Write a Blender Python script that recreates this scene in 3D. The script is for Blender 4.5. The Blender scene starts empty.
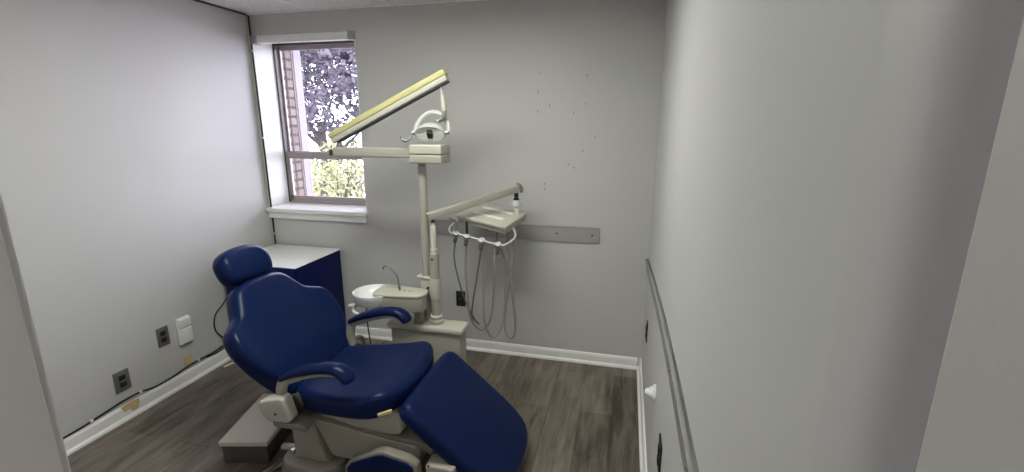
import bpy, bmesh, math, random
from mathutils import Vector, Matrix, noise
random.seed(7)
PI = math.pi
S = bpy.context.scene
COL = S.collection

# ------------------------------------------------------------------ room dimensions (metres)
D, XL, XR, H = 2.982, -2.628, 0.170, 2.341          # back wall, left wall, right wall, ceiling
YF = 0.32                                           # inner face of the front wall

# ------------------------------------------------------------------ materials
def lin(c):
    return tuple(((x / 255) / 12.92 if x / 255 <= .04045 else ((x / 255 + .055) / 1.055) ** 2.4) for x in c) + (1,)

def mat(name, col, rough=.5, metal=0, coat=0, spec=.5, bump=0, bscale=200, var=0, vscale=6):
    m = bpy.data.materials.new(name); m.use_nodes = True
    nt = m.node_tree; b = nt.nodes['Principled BSDF']
    b.inputs['Base Color'].default_value = col
    b.inputs['Roughness'].default_value = rough
    b.inputs['Metallic'].default_value = metal
    b.inputs['Coat Weight'].default_value = coat
    b.inputs['Coat Roughness'].default_value = .12
    b.inputs['Specular IOR Level'].default_value = spec
    tc = nt.nodes.new('ShaderNodeTexCoord')
    if var:
        n = nt.nodes.new('ShaderNodeTexNoise'); n.inputs['Scale'].default_value = vscale; n.inputs['Detail'].default_value = 5
        nt.links.new(tc.outputs['Object'], n.inputs['Vector'])
        mx = nt.nodes.new('ShaderNodeMix'); mx.data_type = 'RGBA'
        mx.inputs[6].default_value = tuple(x * (1 - var) for x in col[:3]) + (1,)
        mx.inputs[7].default_value = tuple(min(1, x * (1 + var)) for x in col[:3]) + (1,)
        nt.links.new(n.outputs['Fac'], mx.inputs[0]); nt.links.new(mx.outputs[2], b.inputs['Base Color'])
    if bump:
        n = nt.nodes.new('ShaderNodeTexNoise'); n.inputs['Scale'].default_value = bscale; n.inputs['Detail'].default_value = 3
        nt.links.new(tc.outputs['Object'], n.inputs['Vector'])
        bp = nt.nodes.new('ShaderNodeBump'); bp.inputs['Strength'].default_value = bump; bp.inputs['Distance'].default_value = .002
        nt.links.new(n.outputs['Fac'], bp.inputs['Height']); nt.links.new(bp.outputs['Normal'], b.inputs['Normal'])
    return m

def emit(name, col, st):
    m = bpy.data.materials.new(name); m.use_nodes = True
    b = m.node_tree.nodes['Principled BSDF']
    b.inputs['Base Color'].default_value = (.8, .8, .8, 1)
    b.inputs['Emission Color'].default_value = col; b.inputs['Emission Strength'].default_value = st
    return m

M = {}
M['wall'] = mat('wall_paint', (.56, .555, .55, 1), .55, bump=.12, bscale=90, var=.025, vscale=3)
M['trimw'] = mat('white_trim_paint', (.86, .855, .84, 1), .4, var=.04, vscale=9)
M['jamb'] = mat('door_paint', (.52, .505, .49, 1), .5, bump=.25, bscale=60, var=.03)
M['vinyl'] = mat('navy_vinyl', (.0032, .0110, .056, 1), .31, spec=.15, coat=0, bump=.03, bscale=700, var=.12, vscale=4)
M['cabblue'] = mat('navy_laminate', (.0026, .0075, .072, 1), .45, spec=.12)
M['cabtop'] = mat('white_laminate', (.78, .78, .77, 1), .4)
M['cream'] = mat('cream_enamel', (.37, .36, .30, 1), .38, var=.04)
M['creamlt'] = mat('pale_cream_plastic', (.50, .487, .41, 1), .4, var=.04)
M['tan'] = mat('taupe_enamel', (.34, .315, .26, 1), .45, var=.06)
M['taupe'] = mat('dark_taupe_plastic', (.22, .20, .165, 1), .5, var=.06)
M['yellow'] = mat('yellowed_plastic', (.55, .51, .24, 1), .42, var=.06, vscale=10)
M['white'] = mat('white_plastic', (.82, .82, .80, 1), .35)
M['porc'] = mat('white_porcelain', (.86, .87, .87, 1), .15, coat=.5)
M['black'] = mat('black_plastic', (.012, .012, .013, 1), .45)
M['dark'] = mat('dark_rubber', (.03, .03, .03, 1), .6)
M['hose'] = mat('grey_hose_rubber', (.30, .28, .25, 1), .5)
M['hosedk'] = mat('dark_grey_hose_rubber', (.13, .12, .11, 1), .5)
M['metal'] = mat('brushed_steel', (.42, .41, .39, 1), .35, metal=.9)
M['chrome'] = mat('chrome', (.75, .76, .78, 1), .12, metal=1)
M['plate'] = mat('dull_steel_plate', (.24, .235, .23, 1), .4, metal=.6)
M['railm'] = mat('grey_rail', (.40, .39, .37, 1), .45, metal=.1, var=.06, vscale=14)
M['raild'] = mat('weathered_grey_rail', (.27, .265, .25, 1), .5, metal=.1, var=.1, vscale=14)
M['brown'] = mat('brown_box_side', (.085, .075, .066, 1), .6)
M['boxtop'] = mat('beige_box_lid', (.60, .55, .47, 1), .5, var=.03)
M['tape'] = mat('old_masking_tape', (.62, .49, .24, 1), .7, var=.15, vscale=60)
M['frame'] = mat('mauve_grey_window_frame', (.36, .32, .32, 1), .5, metal=.1)
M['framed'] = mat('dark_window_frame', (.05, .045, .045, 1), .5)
M['bark'] = mat('bark', (.03, .022, .02, 1), .9, var=.3, vscale=12)
M['leafp'] = mat('plum_leaf', (.064, .058, .072, 1), .8, spec=.1, var=.35, vscale=3)
M['leafg'] = mat('bright_green_leaf', (.19, .20, .10, 1), .8, spec=.1, var=.35, vscale=4)
M['leafd'] = mat('olive_leaf', (.12, .13, .08, 1), .8, spec=.1, var=.35, vscale=4)
M['path'] = mat('pale_ground', (.30, .27, .26, 1), .9, var=.2, vscale=3)
M['post'] = mat('pale_pink_trim', (.15, .13, .145, 1), .6)
M['scrap'] = mat('cream_paper', (.75, .70, .58, 1), .8)
M['lampw'] = mat('grey_white_lamp_shell', (.52, .52, .50, 1), .35)
M['strip'] = mat('white_rubber_strip', (.85, .84, .80, 1), .4)
M['lens'] = mat('lamp_reflector', (.72, .74, .76, 1), .18, metal=.85)

def back_wall_mat():
    m = mat('wall_paint_scuffed', (.56, .555, .54, 1), .55, bump=.12, bscale=90)
    nt = m.node_tree; b = nt.nodes['Principled BSDF']; L = nt.links
    tc = nt.nodes.new('ShaderNodeTexCoord')
    vo = nt.nodes.new('ShaderNodeTexVoronoi'); vo.inputs['Scale'].default_value = 30
    mp = nt.nodes.new('ShaderNodeMapping'); mp.inputs['Scale'].default_value = (1, 1, .55)
    L.new(tc.outputs['Object'], mp.inputs['Vector']); L.new(mp.outputs['Vector'], vo.inputs['Vector'])
    lt = nt.nodes.new('ShaderNodeMath'); lt.operation = 'LESS_THAN'; lt.inputs[1].default_value = .15
    L.new(vo.outputs['Distance'], lt.inputs[0])
    # only in the patch of wall where pictures or plates were once fixed
    sx = nt.nodes.new('ShaderNodeSeparateXYZ'); L.new(tc.outputs['Object'], sx.inputs[0])
    def rng(sock, a, c):
        g = nt.nodes.new('ShaderNodeMath'); g.operation = 'GREATER_THAN'; g.inputs[1].default_value = a
        l = nt.nodes.new('ShaderNodeMath'); l.operation = 'LESS_THAN'; l.inputs[1].default_value = c
        L.new(sock, g.inputs[0]); L.new(sock, l.inputs[0])
        p = nt.nodes.new('ShaderNodeMath'); p.operation = 'MULTIPLY'
        L.new(g.outputs[0], p.inputs[0]); L.new(l.outputs[0], p.inputs[1]); return p.outputs[0]
    p1 = nt.nodes.new('ShaderNodeMath'); p1.operation = 'MULTIPLY'
    L.new(rng(sx.outputs['X'], -.75, -.18), p1.inputs[0]); L.new(rng(sx.outputs['Z'], 1.15, 1.98), p1.inputs[1])
    p2 = nt.nodes.new('ShaderNodeMath'); p2.operation = 'MULTIPLY'
    L.new(p1.outputs[0], p2.inputs[0]); L.new(lt.outputs[0], p2.inputs[1])
    n2 = nt.nodes.new('ShaderNodeTexNoise'); n2.inputs['Scale'].default_value = 5
    L.new(tc.outputs['Object'], n2.inputs['Vector'])
    g2 = nt.nodes.new('ShaderNodeMath'); g2.operation = 'GREATER_THAN'; g2.inputs[1].default_value = .56
    L.new(n2.outputs['Fac'], g2.inputs[0])
    p3 = nt.nodes.new('ShaderNodeMath'); p3.operation = 'MULTIPLY'
    L.new(p2.outputs[0], p3.inputs[0]); L.new(g2.outputs[0], p3.inputs[1])
    p4 = nt.nodes.new('ShaderNodeMath'); p4.operation = 'MULTIPLY'; p4.inputs[1].default_value = .6
    L.new(p3.outputs[0], p4.inputs[0])
    mx = nt.nodes.new('ShaderNodeMix'); mx.data_type = 'RGBA'
    mx.inputs[6].default_value = (.56, .555, .54, 1); mx.inputs[7].default_value = (.16, .15, .14, 1)
    L.new(p4.outputs[0], mx.inputs[0]); L.new(mx.outputs[2], b.inputs['Base Color'])
    return m
M['wallb'] = back_wall_mat()

def floor_mat():
    m = bpy.data.materials.new('grey_brown_plank_vinyl'); m.use_nodes = True
    nt = m.node_tree; b = nt.nodes['Principled BSDF']; L = nt.links; N = nt.nodes.new
    tc = N('ShaderNodeTexCoord')
    mp = N('ShaderNodeMapping'); mp.inputs['Rotation'].default_value = (0, 0, PI / 2)
    L.new(tc.outputs['Object'], mp.inputs['Vector'])
    br = N('ShaderNodeTexBrick'); br.inputs['Scale'].default_value = 1
    br.inputs['Brick Width'].default_value = 1.2; br.inputs['Row Height'].default_value = .18
    br.inputs['Mortar Size'].default_value = .0016; br.inputs['Mortar Smooth'].default_value = .3
    br.inputs['Color1'].default_value = (.0, .0, .0, 1); br.inputs['Color2'].default_value = (1, 1, 1, 1)
    br.inputs['Mortar'].default_value = (.3, .3, .3, 1)
    br.offset = .37
    L.new(mp.outputs['Vector'], br.inputs['Vector'])
    # grain, stretched along the plank
    mg = N('ShaderNodeMapping'); mg.inputs['Scale'].default_value = (22, 1.6, 1)
    L.new(tc.outputs['Object'], mg.inputs['Vector'])
    g = N('ShaderNodeTexNoise'); g.inputs['Scale'].default_value = 1.6; g.inputs['Detail'].default_value = 8; g.inputs['Roughness'].default_value = .65
    g.inputs['Distortion'].default_value = .6
    L.new(mg.outputs['Vector'], g.inputs['Vector'])
    mc = N('ShaderNodeMapping'); mc.inputs['Scale'].default_value = (5, 1.5, 1)
    L.new(tc.outputs['Object'], mc.inputs['Vector'])
    k = N('ShaderNodeTexNoise'); k.inputs['Scale'].default_value = 1.5; k.inputs['Detail'].default_value = 6; k.inputs['Distortion'].default_value = 1.2
    L.new(mc.outputs['Vector'], k.inputs['Vector'])
    r1 = N('ShaderNodeValToRGB'); r1.color_ramp.elements[0].position = .36; r1.color_ramp.elements[1].position = .66
    r1.color_ramp.elements[0].color = (.050, .039, .030, 1); r1.color_ramp.elements[1].color = (.235, .20, .16, 1)
    mixf = N('ShaderNodeMath'); mixf.operation = 'MULTIPLY_ADD'; mixf.inputs[1].default_value = .5
    k2 = N('ShaderNodeMath'); k2.operation = 'MULTIPLY'; k2.inputs[1].default_value = .5
    L.new(k.outputs['Fac'], k2.inputs[0]); L.new(g.outputs['Fac'], mixf.inputs[0]); L.new(k2.outputs[0], mixf.inputs[2])
    sh = N('ShaderNodeMath'); sh.operation = 'MULTIPLY_ADD'; sh.inputs[1].default_value = .12; 
    L.new(br.outputs['Color'], sh.inputs[0]); L.new(mixf.outputs[0], sh.inputs[2])
    sb = N('ShaderNodeMath'); sb.operation = 'SUBTRACT'; sb.inputs[1].default_value = .06
    L.new(sh.outputs[0], sb.inputs[0]); L.new(sb.outputs[0], r1.inputs['Fac'])
    mm = N('ShaderNodeMix'); mm.data_type = 'RGBA'; mm.inputs[7].default_value = (.03, .025, .02, 1)
    fm = N('ShaderNodeMath'); fm.operation = 'MULTIPLY'; fm.inputs[1].default_value = .7
    L.new(br.outputs['Fac'], fm.inputs[0]); L.new(fm.outputs[0], mm.inputs[0]); L.new(r1.outputs['Color'], mm.inputs[6])
    L.new(mm.outputs[2], b.inputs['Base Color'])
    b.inputs['Roughness'].default_value = .48
    bp = N('ShaderNodeBump'); bp.inputs['Strength'].default_value = .15; bp.inputs['Distance'].default_value = .002
    L.new(g.outputs['Fac'], bp.inputs['Height']); L.new(bp.outputs['Normal'], b.inputs['Normal'])
    return m
M['floor'] = floor_mat()

def ceil_mat():
    m = mat('ceiling_tile', (.66, .64, .60, 1), .9, bump=.4, bscale=140)
    nt = m.node_tree; b = nt.nodes['Principled BSDF']; L = nt.links; N = nt.nodes.new
    tc = N('ShaderNodeTexCoord')
    n = N('ShaderNodeTexNoise'); n.inputs['Scale'].default_value = 130; n.inputs['Detail'].default_value = 2
    L.new(tc.outputs['Object'], n.inputs['Vector'])
    r = N('ShaderNodeValToRGB'); r.color_ramp.elements[0].position = .38; r.color_ramp.elements[1].position = .5
    r.color_ramp.elements[0].color = (.60, .58, .56, 1); r.color_ramp.elements[1].color = (.84, .83, .82, 1)
    L.new(n.outputs['Fac'], r.inputs['Fac']); L.new(r.outputs['Color'], b.inputs['Base Color'])
    return m
M['ceil'] = ceil_mat()

def brick_mat():
    m = bpy.data.materials.new('tan_brick'); m.use_nodes = True
    nt = m.node_tree; b = nt.nodes['Principled BSDF']; L = nt.links; N = nt.nodes.new
    tc = N('ShaderNodeTexCoord'); sp = N('ShaderNodeSeparateXYZ'); cb = N('ShaderNodeCombineXYZ')
    L.new(tc.outputs['Object'], sp.inputs[0]); ad = N('ShaderNodeMath'); ad.operation = 'ADD'
    L.new(sp.outputs['X'], ad.inputs[0]); L.new(sp.outputs['Y'], ad.inputs[1])
    L.new(ad.outputs[0], cb.inputs[0]); L.new(sp.outputs['Z'], cb.inputs[1])
    br = N('ShaderNodeTexBrick'); br.inputs['Scale'].default_value = 1; br.offset = 0
    br.inputs['Brick Width'].default_value = .115; br.inputs['Row Height'].default_value = .072; br.inputs['Mortar Size'].default_value = .011
    br.inputs['Color1'].default_value = (.17, .13, .10, 1); br.inputs['Color2'].default_value = (.12, .085, .068, 1); br.inputs['Mortar'].default_value = (.022, .018, .02, 1)
    L.new(cb.outputs[0], br.inputs['Vector']); L.new(br.outputs['Color'], b.inputs['Base Color']); b.inputs['Roughness'].default_value = .9
    return m
M['brick'] = brick_mat()

def glass_mat():
    m = bpy.data.materials.new('window_glass'); m.use_nodes = True
    nt = m.node_tree; nt.nodes.clear(); N = nt.nodes.new
    o = N('ShaderNodeOutputMaterial'); mx = N('ShaderNodeMixShader'); t = N('ShaderNodeBsdfTransparent'); g = N('ShaderNodeBsdfGlossy')
    f = N('ShaderNodeFresnel'); f.inputs['IOR'].default_value = 1.45
    g.inputs['Roughness'].default_value = .02; t.inputs['Color'].default_value = (.95, .95, .97, 1)
    nt.links.new(f.outputs[0], mx.inputs[0]); nt.links.new(t.outputs[0], mx.inputs[1]); nt.links.new(g.outputs[0], mx.inputs[2]); nt.links.new(mx.outputs[0], o.inputs[0])
    return m
M['glass'] = glass_mat()

# ------------------------------------------------------------------ mesh helpers
def nb(): return bmesh.new()

def merge(bm, t, mtx=None):
    if mtx is not None: bmesh.ops.transform(t, matrix=mtx, verts=t.verts)
    me = bpy.data.meshes.new('tmp'); t.to_mesh(me); t.free(); bm.from_mesh(me); bpy.data.meshes.remove(me)

def box(bm, c, s, bev=0, rot=None, seg=3):
    t = nb(); bmesh.ops.create_cube(t, size=1)
    for v in t.verts: v.co = Vector((v.co.x * s[0], v.co.y * s[1], v.co.z * s[2]))
    if bev: bmesh.ops.bevel(t, geom=list(t.edges), offset=bev, segments=seg, affect='EDGES', profile=.5)
    mtx = Matrix.Translation(Vector(c)) @ (rot.to_4x4() if rot is not None else Matrix.Identity(4))
    merge(bm, t, mtx); return bm

def box2(bm, a, b, bev=0, seg=3):
    return box(bm, [(a[i] + b[i]) / 2 for i in range(3)], [abs(b[i] - a[i]) for i in range(3)], bev, None, seg)

def spline(pts, n=8, closed=False):
    P = [Vector(p) for p in pts]; out = []; k = len(P)
    rng = k if closed else k - 1
    for i in range(rng):
        if closed: a, b, c, d = P[(i - 1) % k], P[i], P[(i + 1) % k], P[(i + 2) % k]
        else: a, b, c, d = P[max(i - 1, 0)], P[i], P[i + 1], P[min(i + 2, k - 1)]
        for j in range(n):
            t = j / n
            out.append(.5 * ((2 * b) + (c - a) * t + (2 * a - 5 * b + 4 * c - d) * t * t + (3 * b - a - 3 * c + d) * t ** 3))
    if not closed: out.append(P[-1])
    return out

def tube(bm, pts, r, n=10, smooth=0, sx=1, sy=1, up=None, closed=False):
    P = spline(pts, smooth, closed) if smooth else [Vector(p) for p in pts]
    m = len(P); rs = r if isinstance(r, (list, tuple)) else [r] * m
    if len(rs) != m: rs = [rs[min(len(rs) - 1, int(i * len(rs) / m))] for i in range(m)]
    T = []
    for i in range(m):
        if closed: d = P[(i + 1) % m] - P[i - 1]
        else: d = P[min(i + 1, m - 1)] - P[max(i - 1, 0)]
        T.append(d.normalized())
    u = Vector(up) if up else (Vector((0, 0, 1)) if abs(T[0].z) < .9 else Vector((0, 1, 0)))
    rings = []
    for i in range(m):
        u = (u - T[i] * u.dot(T[i])).normalized(); w = T[i].cross(u)
        rings.append([bm.verts.new(P[i] + rs[i] * (sx * math.cos(2 * PI * k / n) * w + sy * math.sin(2 * PI * k / n) * u)) for k in range(n)])
    for i in range(m if closed else m - 1):
        a, b = rings[i], rings[(i + 1) % m]
        for k in range(n): bm.faces.new((a[k], a[(k + 1) % n], b[(k + 1) % n], b[k]))
    if not closed:
        bm.faces.new(rings[0][::-1]); bm.faces.new(rings[-1])
    return bm

def lathe(bm, prof, c, axis=(0, 0, 1), n=28, sx=1, sy=1, ref=None):
    a = Vector(axis).normalized(); u = Vector(ref) if ref else (Vector((1, 0, 0)) if abs(a.x) < .9 else Vector((0, 1, 0)))
    u = (u - a * u.dot(a)).normalized(); w = a.cross(u); c = Vector(c); rings = []
    for r, z in prof:
        if r < 1e-6: rings.append([bm.verts.new(c + a * z)])
        else: rings.append([bm.verts.new(c + a * z + r * (sx * math.cos(2 * PI * k / n) * u + sy * math.sin(2 * PI * k / n) * w)) for k in range(n)])
    for p, q in zip(rings[:-1], rings[1:]):
        for k in range(n):
            l = (k + 1) % n
            if len(p) == 1 and len(q) == 1: continue
            if len(p) == 1: bm.faces.new((p[0], q[l], q[k]))
            elif len(q) == 1: bm.faces.new((p[k], p[l], q[0]))
            else: bm.faces.new((p[k], p[l], q[l], q[k]))
    if len(rings[0]) > 1: bm.faces.new(rings[0][::-1])
    if len(rings[-1]) > 1: bm.faces.new(rings[-1])
    return bm

def prism(bm, poly, d0, d1, f, bev=0, seg=3):
    """poly of (a,b); f(a,b,d)->xyz ; from depth d0 to d1"""
    t = nb()
    A = [t.verts.new(f(a, b, d0)) for a, b in poly]; B = [t.verts.new(f(a, b, d1)) for a, b in poly]
    k = len(poly)
    t.faces.new(A[::-1]); t.faces.new(B)
    for i in range(k): t.faces.new((A[i], A[(i + 1) % k], B[(i + 1) % k], B[i]))
    bmesh.ops.recalc_face_normals(t, faces=t.faces)
    if bev: bmesh.ops.bevel(t, geom=list(t.edges), offset=bev, segments=seg, affect='EDGES', profile=.5)
    merge(bm, t); return bm

XZ = lambda a, b, d: (a, d, b)
XY = lambda a, b, d: (a, b, d)
YZ = lambda a, b, d: (d, a, b)

def cushion(bm, outline, th, er, dome, f, sm=6):
    P = [Vector((p[0], p[1], 0)) for p in spline([(x, y, 0) for x, y in outline], sm, True)]
    k = len(P)
    area = sum(P[i].x * P[(i + 1) % k].y - P[(i + 1) % k].x * P[i].y for i in range(k))
    if area < 0: P.reverse()
    Nn = []
    for i in range(k):
        t = (P[(i + 1) % k] - P[i - 1]).normalized(); Nn.append(Vector((-t.y, t.x, 0)))   # inward
    def inset(d): return [P[i] + Nn[i] * d for i in range(k)]
    inn = inset(er); cen = sum(inn, Vector()) / k
    rings = [([cen + (q - cen) * .5 for q in inn], 0), (inn, 0)]
    for j in range(1, 6):
        a = j / 6 * PI / 2; rings.append((inset(er * (1 - math.sin(a))), er * .8 * (1 - math.cos(a))))
    rings.append((P, er * .8)); rings.append((P, max(th - er, er * .81)))
    for j in range(1, 7):
        a = j / 6 * PI / 2; rings.append((inset(er * (1 - math.cos(a))), th - er + er * math.sin(a)))
    for s in (.9, .78, .62, .45, .28, .12):
        rings.append(([cen + (q - cen) * s for q in inn], th + dome * (1 - s * s)))
    V = [[bm.verts.new(f(q.x, q.y, h)) for q in r] for r, h in rings]
    for a, b in zip(V[:-1], V[1:]):
        for i in range(k): bm.faces.new((a[i], a[(i + 1) % k], b[(i + 1) % k], b[i]))
    c0 = bm.verts.new(f(cen.x, cen.y, 0)); c1 = bm.verts.new(f(cen.x, cen.y, th + dome))
    for i in range(k):
        bm.faces.new((V[0][(i + 1) % k], V[0][i], c0)); bm.faces.new((V[-1][i], V[-1][(i + 1) % k], c1))
    return bm

def obj(name, bm, m, parent=None, smooth=True, angle=40):
    bmesh.ops.recalc_face_normals(bm, faces=bm.faces)
    me = bpy.data.meshes.new(name); bm.to_mesh(me); bm.free()
    me.materials.append(m if not isinstance(m, str) else M[m])
    if smooth:
        me.shade_smooth()
        me.set_sharp_from_angle(angle=math.radians(angle))
    o = bpy.data.objects.new(name, me); COL.objects.link(o)
    if parent is not None:
        o.parent = parent
        w = Vector((0, 0, 0)); p = parent
        while p: w += p.location; p = p.parent
        me.transform(Matrix.Translation(-w))
    return o

def thing(name, label, cat, loc, group=None):
    o = bpy.data.objects.new(name, None); COL.objects.link(o); o.location = loc
    o.empty_display_size = .1
    o['label'] = label; o['category'] = cat
    if group: o['group'] = group
    return o

def tag(o, label, cat, group=None, kind=None):
    o['label'] = label; o['category'] = cat
    if group: o['group'] = group
    if kind: o['kind'] = kind
    return o

def struct(name, bm, m, parent=None, smooth=False, label=None):
    o = obj(name, bm, m, parent, smooth)
    if parent is None: o['kind'] = 'structure'
    if label: o['label'] = label
    return o

# ================================================================== ROOM SHELL
WX0, WX1, WZ0, WZ1, REV = -2.622, -1.808, 0.985, 2.20, .235     # window opening, reveal depth
struct('floor', box2(nb(), (XL - .1, -1.6, -.1), (XR + .3, D + .28, 0)), 'floor')
# back wall with its opening
bm = nb()
box2(bm, (XL - .2, D, 0), (WX0 - .006, D + .28, H)); box2(bm, (WX1 + .006, D, 0), (XR + .3, D + .28, H))
box2(bm, (WX0 - .006, D, 0), (WX1 + .006, D + .28, WZ0 - .031)); box2(bm, (WX0 - .006, D, WZ1 + .001), (WX1 + .006, D + .28, H))
struct('wall_back', bm, 'wallb')
struct('wall_left', box2(nb(), (XL - .12, -1.6, 0), (XL, D, H)), 'wall')
# right wall, ends in a rounded corner beside the doorway
bm = nb(); pr = [(XR, D), (XR, .412), (XR - .0035, .400), (XR - .0035, .385), (XR - .001, .355)]
for j in range(1, 9):
    a = j / 9 * PI / 2; pr.append((XR + .045 - .045 * math.cos(a), .355 - .045 * math.sin(a)))
pr += [(XR + .045, .31), (XR + .13, .31), (XR + .13, D)]
prism(bm, pr, 0, H, XY)
struct('wall_right', bm, 'wall', smooth=True)
# front wall left of the doorway
struct('wall_front', box2(nb(), (XL, .19, 0), (-.612, YF - .004, H)), 'wall')
bm = nb()
box2(bm, (XL - .12, -1.7, 0), (XR + .3, -1.6, H)); box2(bm, (XR + .2, -1.6, 0), (XR + .3, .31, H))
struct('wall_hall', bm, 'wall')
# ceiling: tiles on a grid
bm = nb()
xs = [XL + .0, -2.13, -1.52, -.91, -.30, XR]; ys = [-1.6, -.66, .56, 1.78, D]
for i in range(5):
    for j in range(4):
        x0, x1, y0, y1 = xs[i], xs[i + 1], ys[j], ys[j + 1]
        box2(bm, (x0 + .003, y0 + .003, H), (x1 - .003, y1 - .003, H + .03), .003, 1)
struct('ceiling', bm, 'ceil')
bm = nb(); box2(bm, (XL - .2, -1.7, H + .031), (XR + .35, D + .6, H + .16))
struct('ceiling_void', bm, 'brown')
bm = nb()
for x in xs[1:-1]: box2(bm, (x - .010, -1.6, H - .004), (x + .010, D, H + .002))
for y in ys[1:-1]: box2(bm, (XL, y - .010, H - .004), (XR, y + .010, H + .002))
box2(bm, (XL + .012, D - .018, H - .006), (XR, D, H + .001)); box2(bm, (XR - .018, .3, H - .006), (XR, D, H + .001))
struct('trim_ceiling', bm, 'trimw')
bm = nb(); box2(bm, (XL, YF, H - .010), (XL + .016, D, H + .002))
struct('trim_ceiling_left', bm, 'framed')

# baseboards: a board with a shoe moulding
def base_profile(bm, a, b, nrm, h=.078):
    a, b, nrm = Vector(a), Vector(b), Vector(nrm)
    prof = [(0, 0), (.026, 0), (.024, .012), (.015, .020), (.013, .022), (.013, h - .018), (.009, h - .006), (.004, h), (0, h)]
    A = [bm.verts.new(a + nrm * x + Vector((0, 0, z))) for x, z in prof]; B = [bm.verts.new(b + nrm * x + Vector((0, 0, z))) for x, z in prof]
    k = len(prof); bm.faces.new(A[::-1]); bm.faces.new(B)
    for i in range(k): bm.faces.new((A[i], A[(i + 1) % k], B[(i + 1) % k], B[i]))
    return bm
struct('baseboard_back', base_profile(nb(), (XL + .026, D, 0), (XR - .026, D, 0), (0, -1, 0)), 'trimw')
struct('baseboard_left', base_profile(nb(), (XL, YF, 0), (XL, D, 0), (1, 0, 0), .085), 'trimw')
struct('baseboard_right', base_profile(nb(), (XR, .36, 0), (XR, D, 0), (-1, 0, 0)), 'trimw')

# doorway: left jamb with its stop, and the door leaf folded back on the right
bm = nb()
box2(bm, (-.612, .17, 0), (-.598, YF, H - .25), .002); box2(bm, (-.60, .19, 0), (-.586, .225, H - .25), .002)
box2(bm, (-.70, YF - .003, 0), (-.606, YF + .012, H - .2), .004)
struct('trim_1', bm, 'jamb', label='painted door jamb with stop on the left of the doorway')
bm = nb(); box2(bm, (.128, -.52, .01), (.166, .210, 2.06), .003, 2)
dr = struct('door_1', bm, 'jamb', label='grey painted door leaf folded back into the hall')
for z in (.25, 1.05, 1.85):
    bm = nb(); tube(bm, [(.172, .214, z - .045), (.172, .214, z + .045)], .006, 10)
    box2(bm, (.168, .17, z - .045), (.170, .212, z + .045))
    obj('hinge', bm, 'metal', dr)

# window: deep reveal, sill, double-hung sashes
bm = nb()
box2(bm, (WX0 - .006, D + .002, WZ0), (WX0, D + REV, WZ1)); box2(bm, (WX1, D + .002, WZ0), (WX1 + .006, D + REV, WZ1))
box2(bm, (WX0, D + .002, WZ1 - .006), (WX1, D + REV, WZ1))
struct('trim_2', bm, 'trimw', label='white painted window reveal')
bm = nb()
box2(bm, (XL + .004, D - .045, .955), (WX1 + .022, D, .985), .006); box2(bm, (WX0, D - .01, .955), (WX1, D + REV, .985), .002)
box2(bm, (XL + .004, D - .022, .905), (WX1 + .008, D, .953), .003)
struct('trim_3', bm, 'trimw', label='white window sill with an apron below it')
YG = D + REV
wb = nb()
box2(wb, (WX0, YG - .012, WZ0), (WX0 + .010, YG + .05, WZ1), .002); box2(wb, (WX1 - .014, YG - .012, WZ0), (WX1, YG + .05, WZ1), .003)
box2(wb, (WX0, YG - .012, WZ1 - .035), (WX1, YG + .05, WZ1), .003); box2(wb, (WX0, YG - .012, WZ0), (WX1, YG + .05, WZ0 + .02), .003)
win = struct('window_1', wb, 'frame', label='double-hung window with a mauve grey metal frame')
bm = nb()      # lower sash
box2(bm, (WX0 + .010, YG - .008, WZ0 + .018), (WX0 + .034, YG + .014, 1.385), .003); box2(bm, (WX1 - .036, YG - .008, WZ0 + .018), (WX1 - .012, YG + .014, 1.385), .003)
box2(bm, (WX0 + .010, YG - .008, WZ0 + .018), (WX1 - .012, YG + .014, WZ0 + .056), .003); box2(bm, (WX0 + .010, YG - .012, 1.335), (WX1 - .012, YG + .016, 1.385), .003)
obj('weather_strip', box2(nb(), (WX0 + .0005, YG - .02, WZ0 + .01), (WX0 + .008, YG - .013, WZ1 - .01)), 'framed', win, False)
obj('header_strip', box2(nb(), (WX0, YG - .022, WZ1 - .034), (WX1, YG - .013, WZ1 - .001)), 'framed', win, False)
ls = obj('lower_sash', bm, 'frame', win)
obj('pane', box2(nb(), (WX0 + .03, YG + .001, WZ0 + .05), (WX1 - .03, YG + .004, 1.34)), 'glass', ls, False)
bm = nb()      # upper sash, behind
box2(bm, (WX0 + .010, YG + .022, 1.35), (WX0 + .022, YG + .044, WZ1 - .03), .003); box2(bm, (WX1 - .032, YG + .022, 1.35), (WX1 - .012, YG + .044, WZ1 - .03), .003)
box2(bm, (WX0 + .010, YG + .022, WZ1 - .062), (WX1 - .012, YG + .044, WZ1 - .03), .003); box2(bm, (WX0 + .010, YG + .022, 1.35), (WX1 - .012, YG + .044, 1.39), .003)
us = obj('upper_sash', bm, 'frame', win)
obj('pane', box2(nb(), (WX0 + .02, YG + .031, 1.385), (WX1 - .03, YG + .034, WZ1 - .058)), 'glass', us, False)
obj('sash_lock', box2(nb(), (-2.23, YG - .03, 1.386), (-2.17, YG + .01, 1.402), .004), 'metal', win)

t = thing('blind_headrail', 'white blind headrail with grey end brackets across the window top', 'blind', (-2.21, D - .01, WZ1))
obj('rail', box2(nb(), (WX0 + .03, D - .012, WZ1 - .052), (WX1 - .022, D + .035, WZ1 - .004), .004), 'white', t)
for x in (WX0 + .015, WX1 - .038):
    bm = nb(); box2(bm, (x, D - .018, WZ1 - .055), (x + .05, D + .038, WZ1 - .001), .003)
    box2(bm, (x + .008, D - .022, WZ1 - .044), (x + .042, D - .016, WZ1 - .026), .002)
    obj('bracket', bm, 'railm', t)

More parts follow.
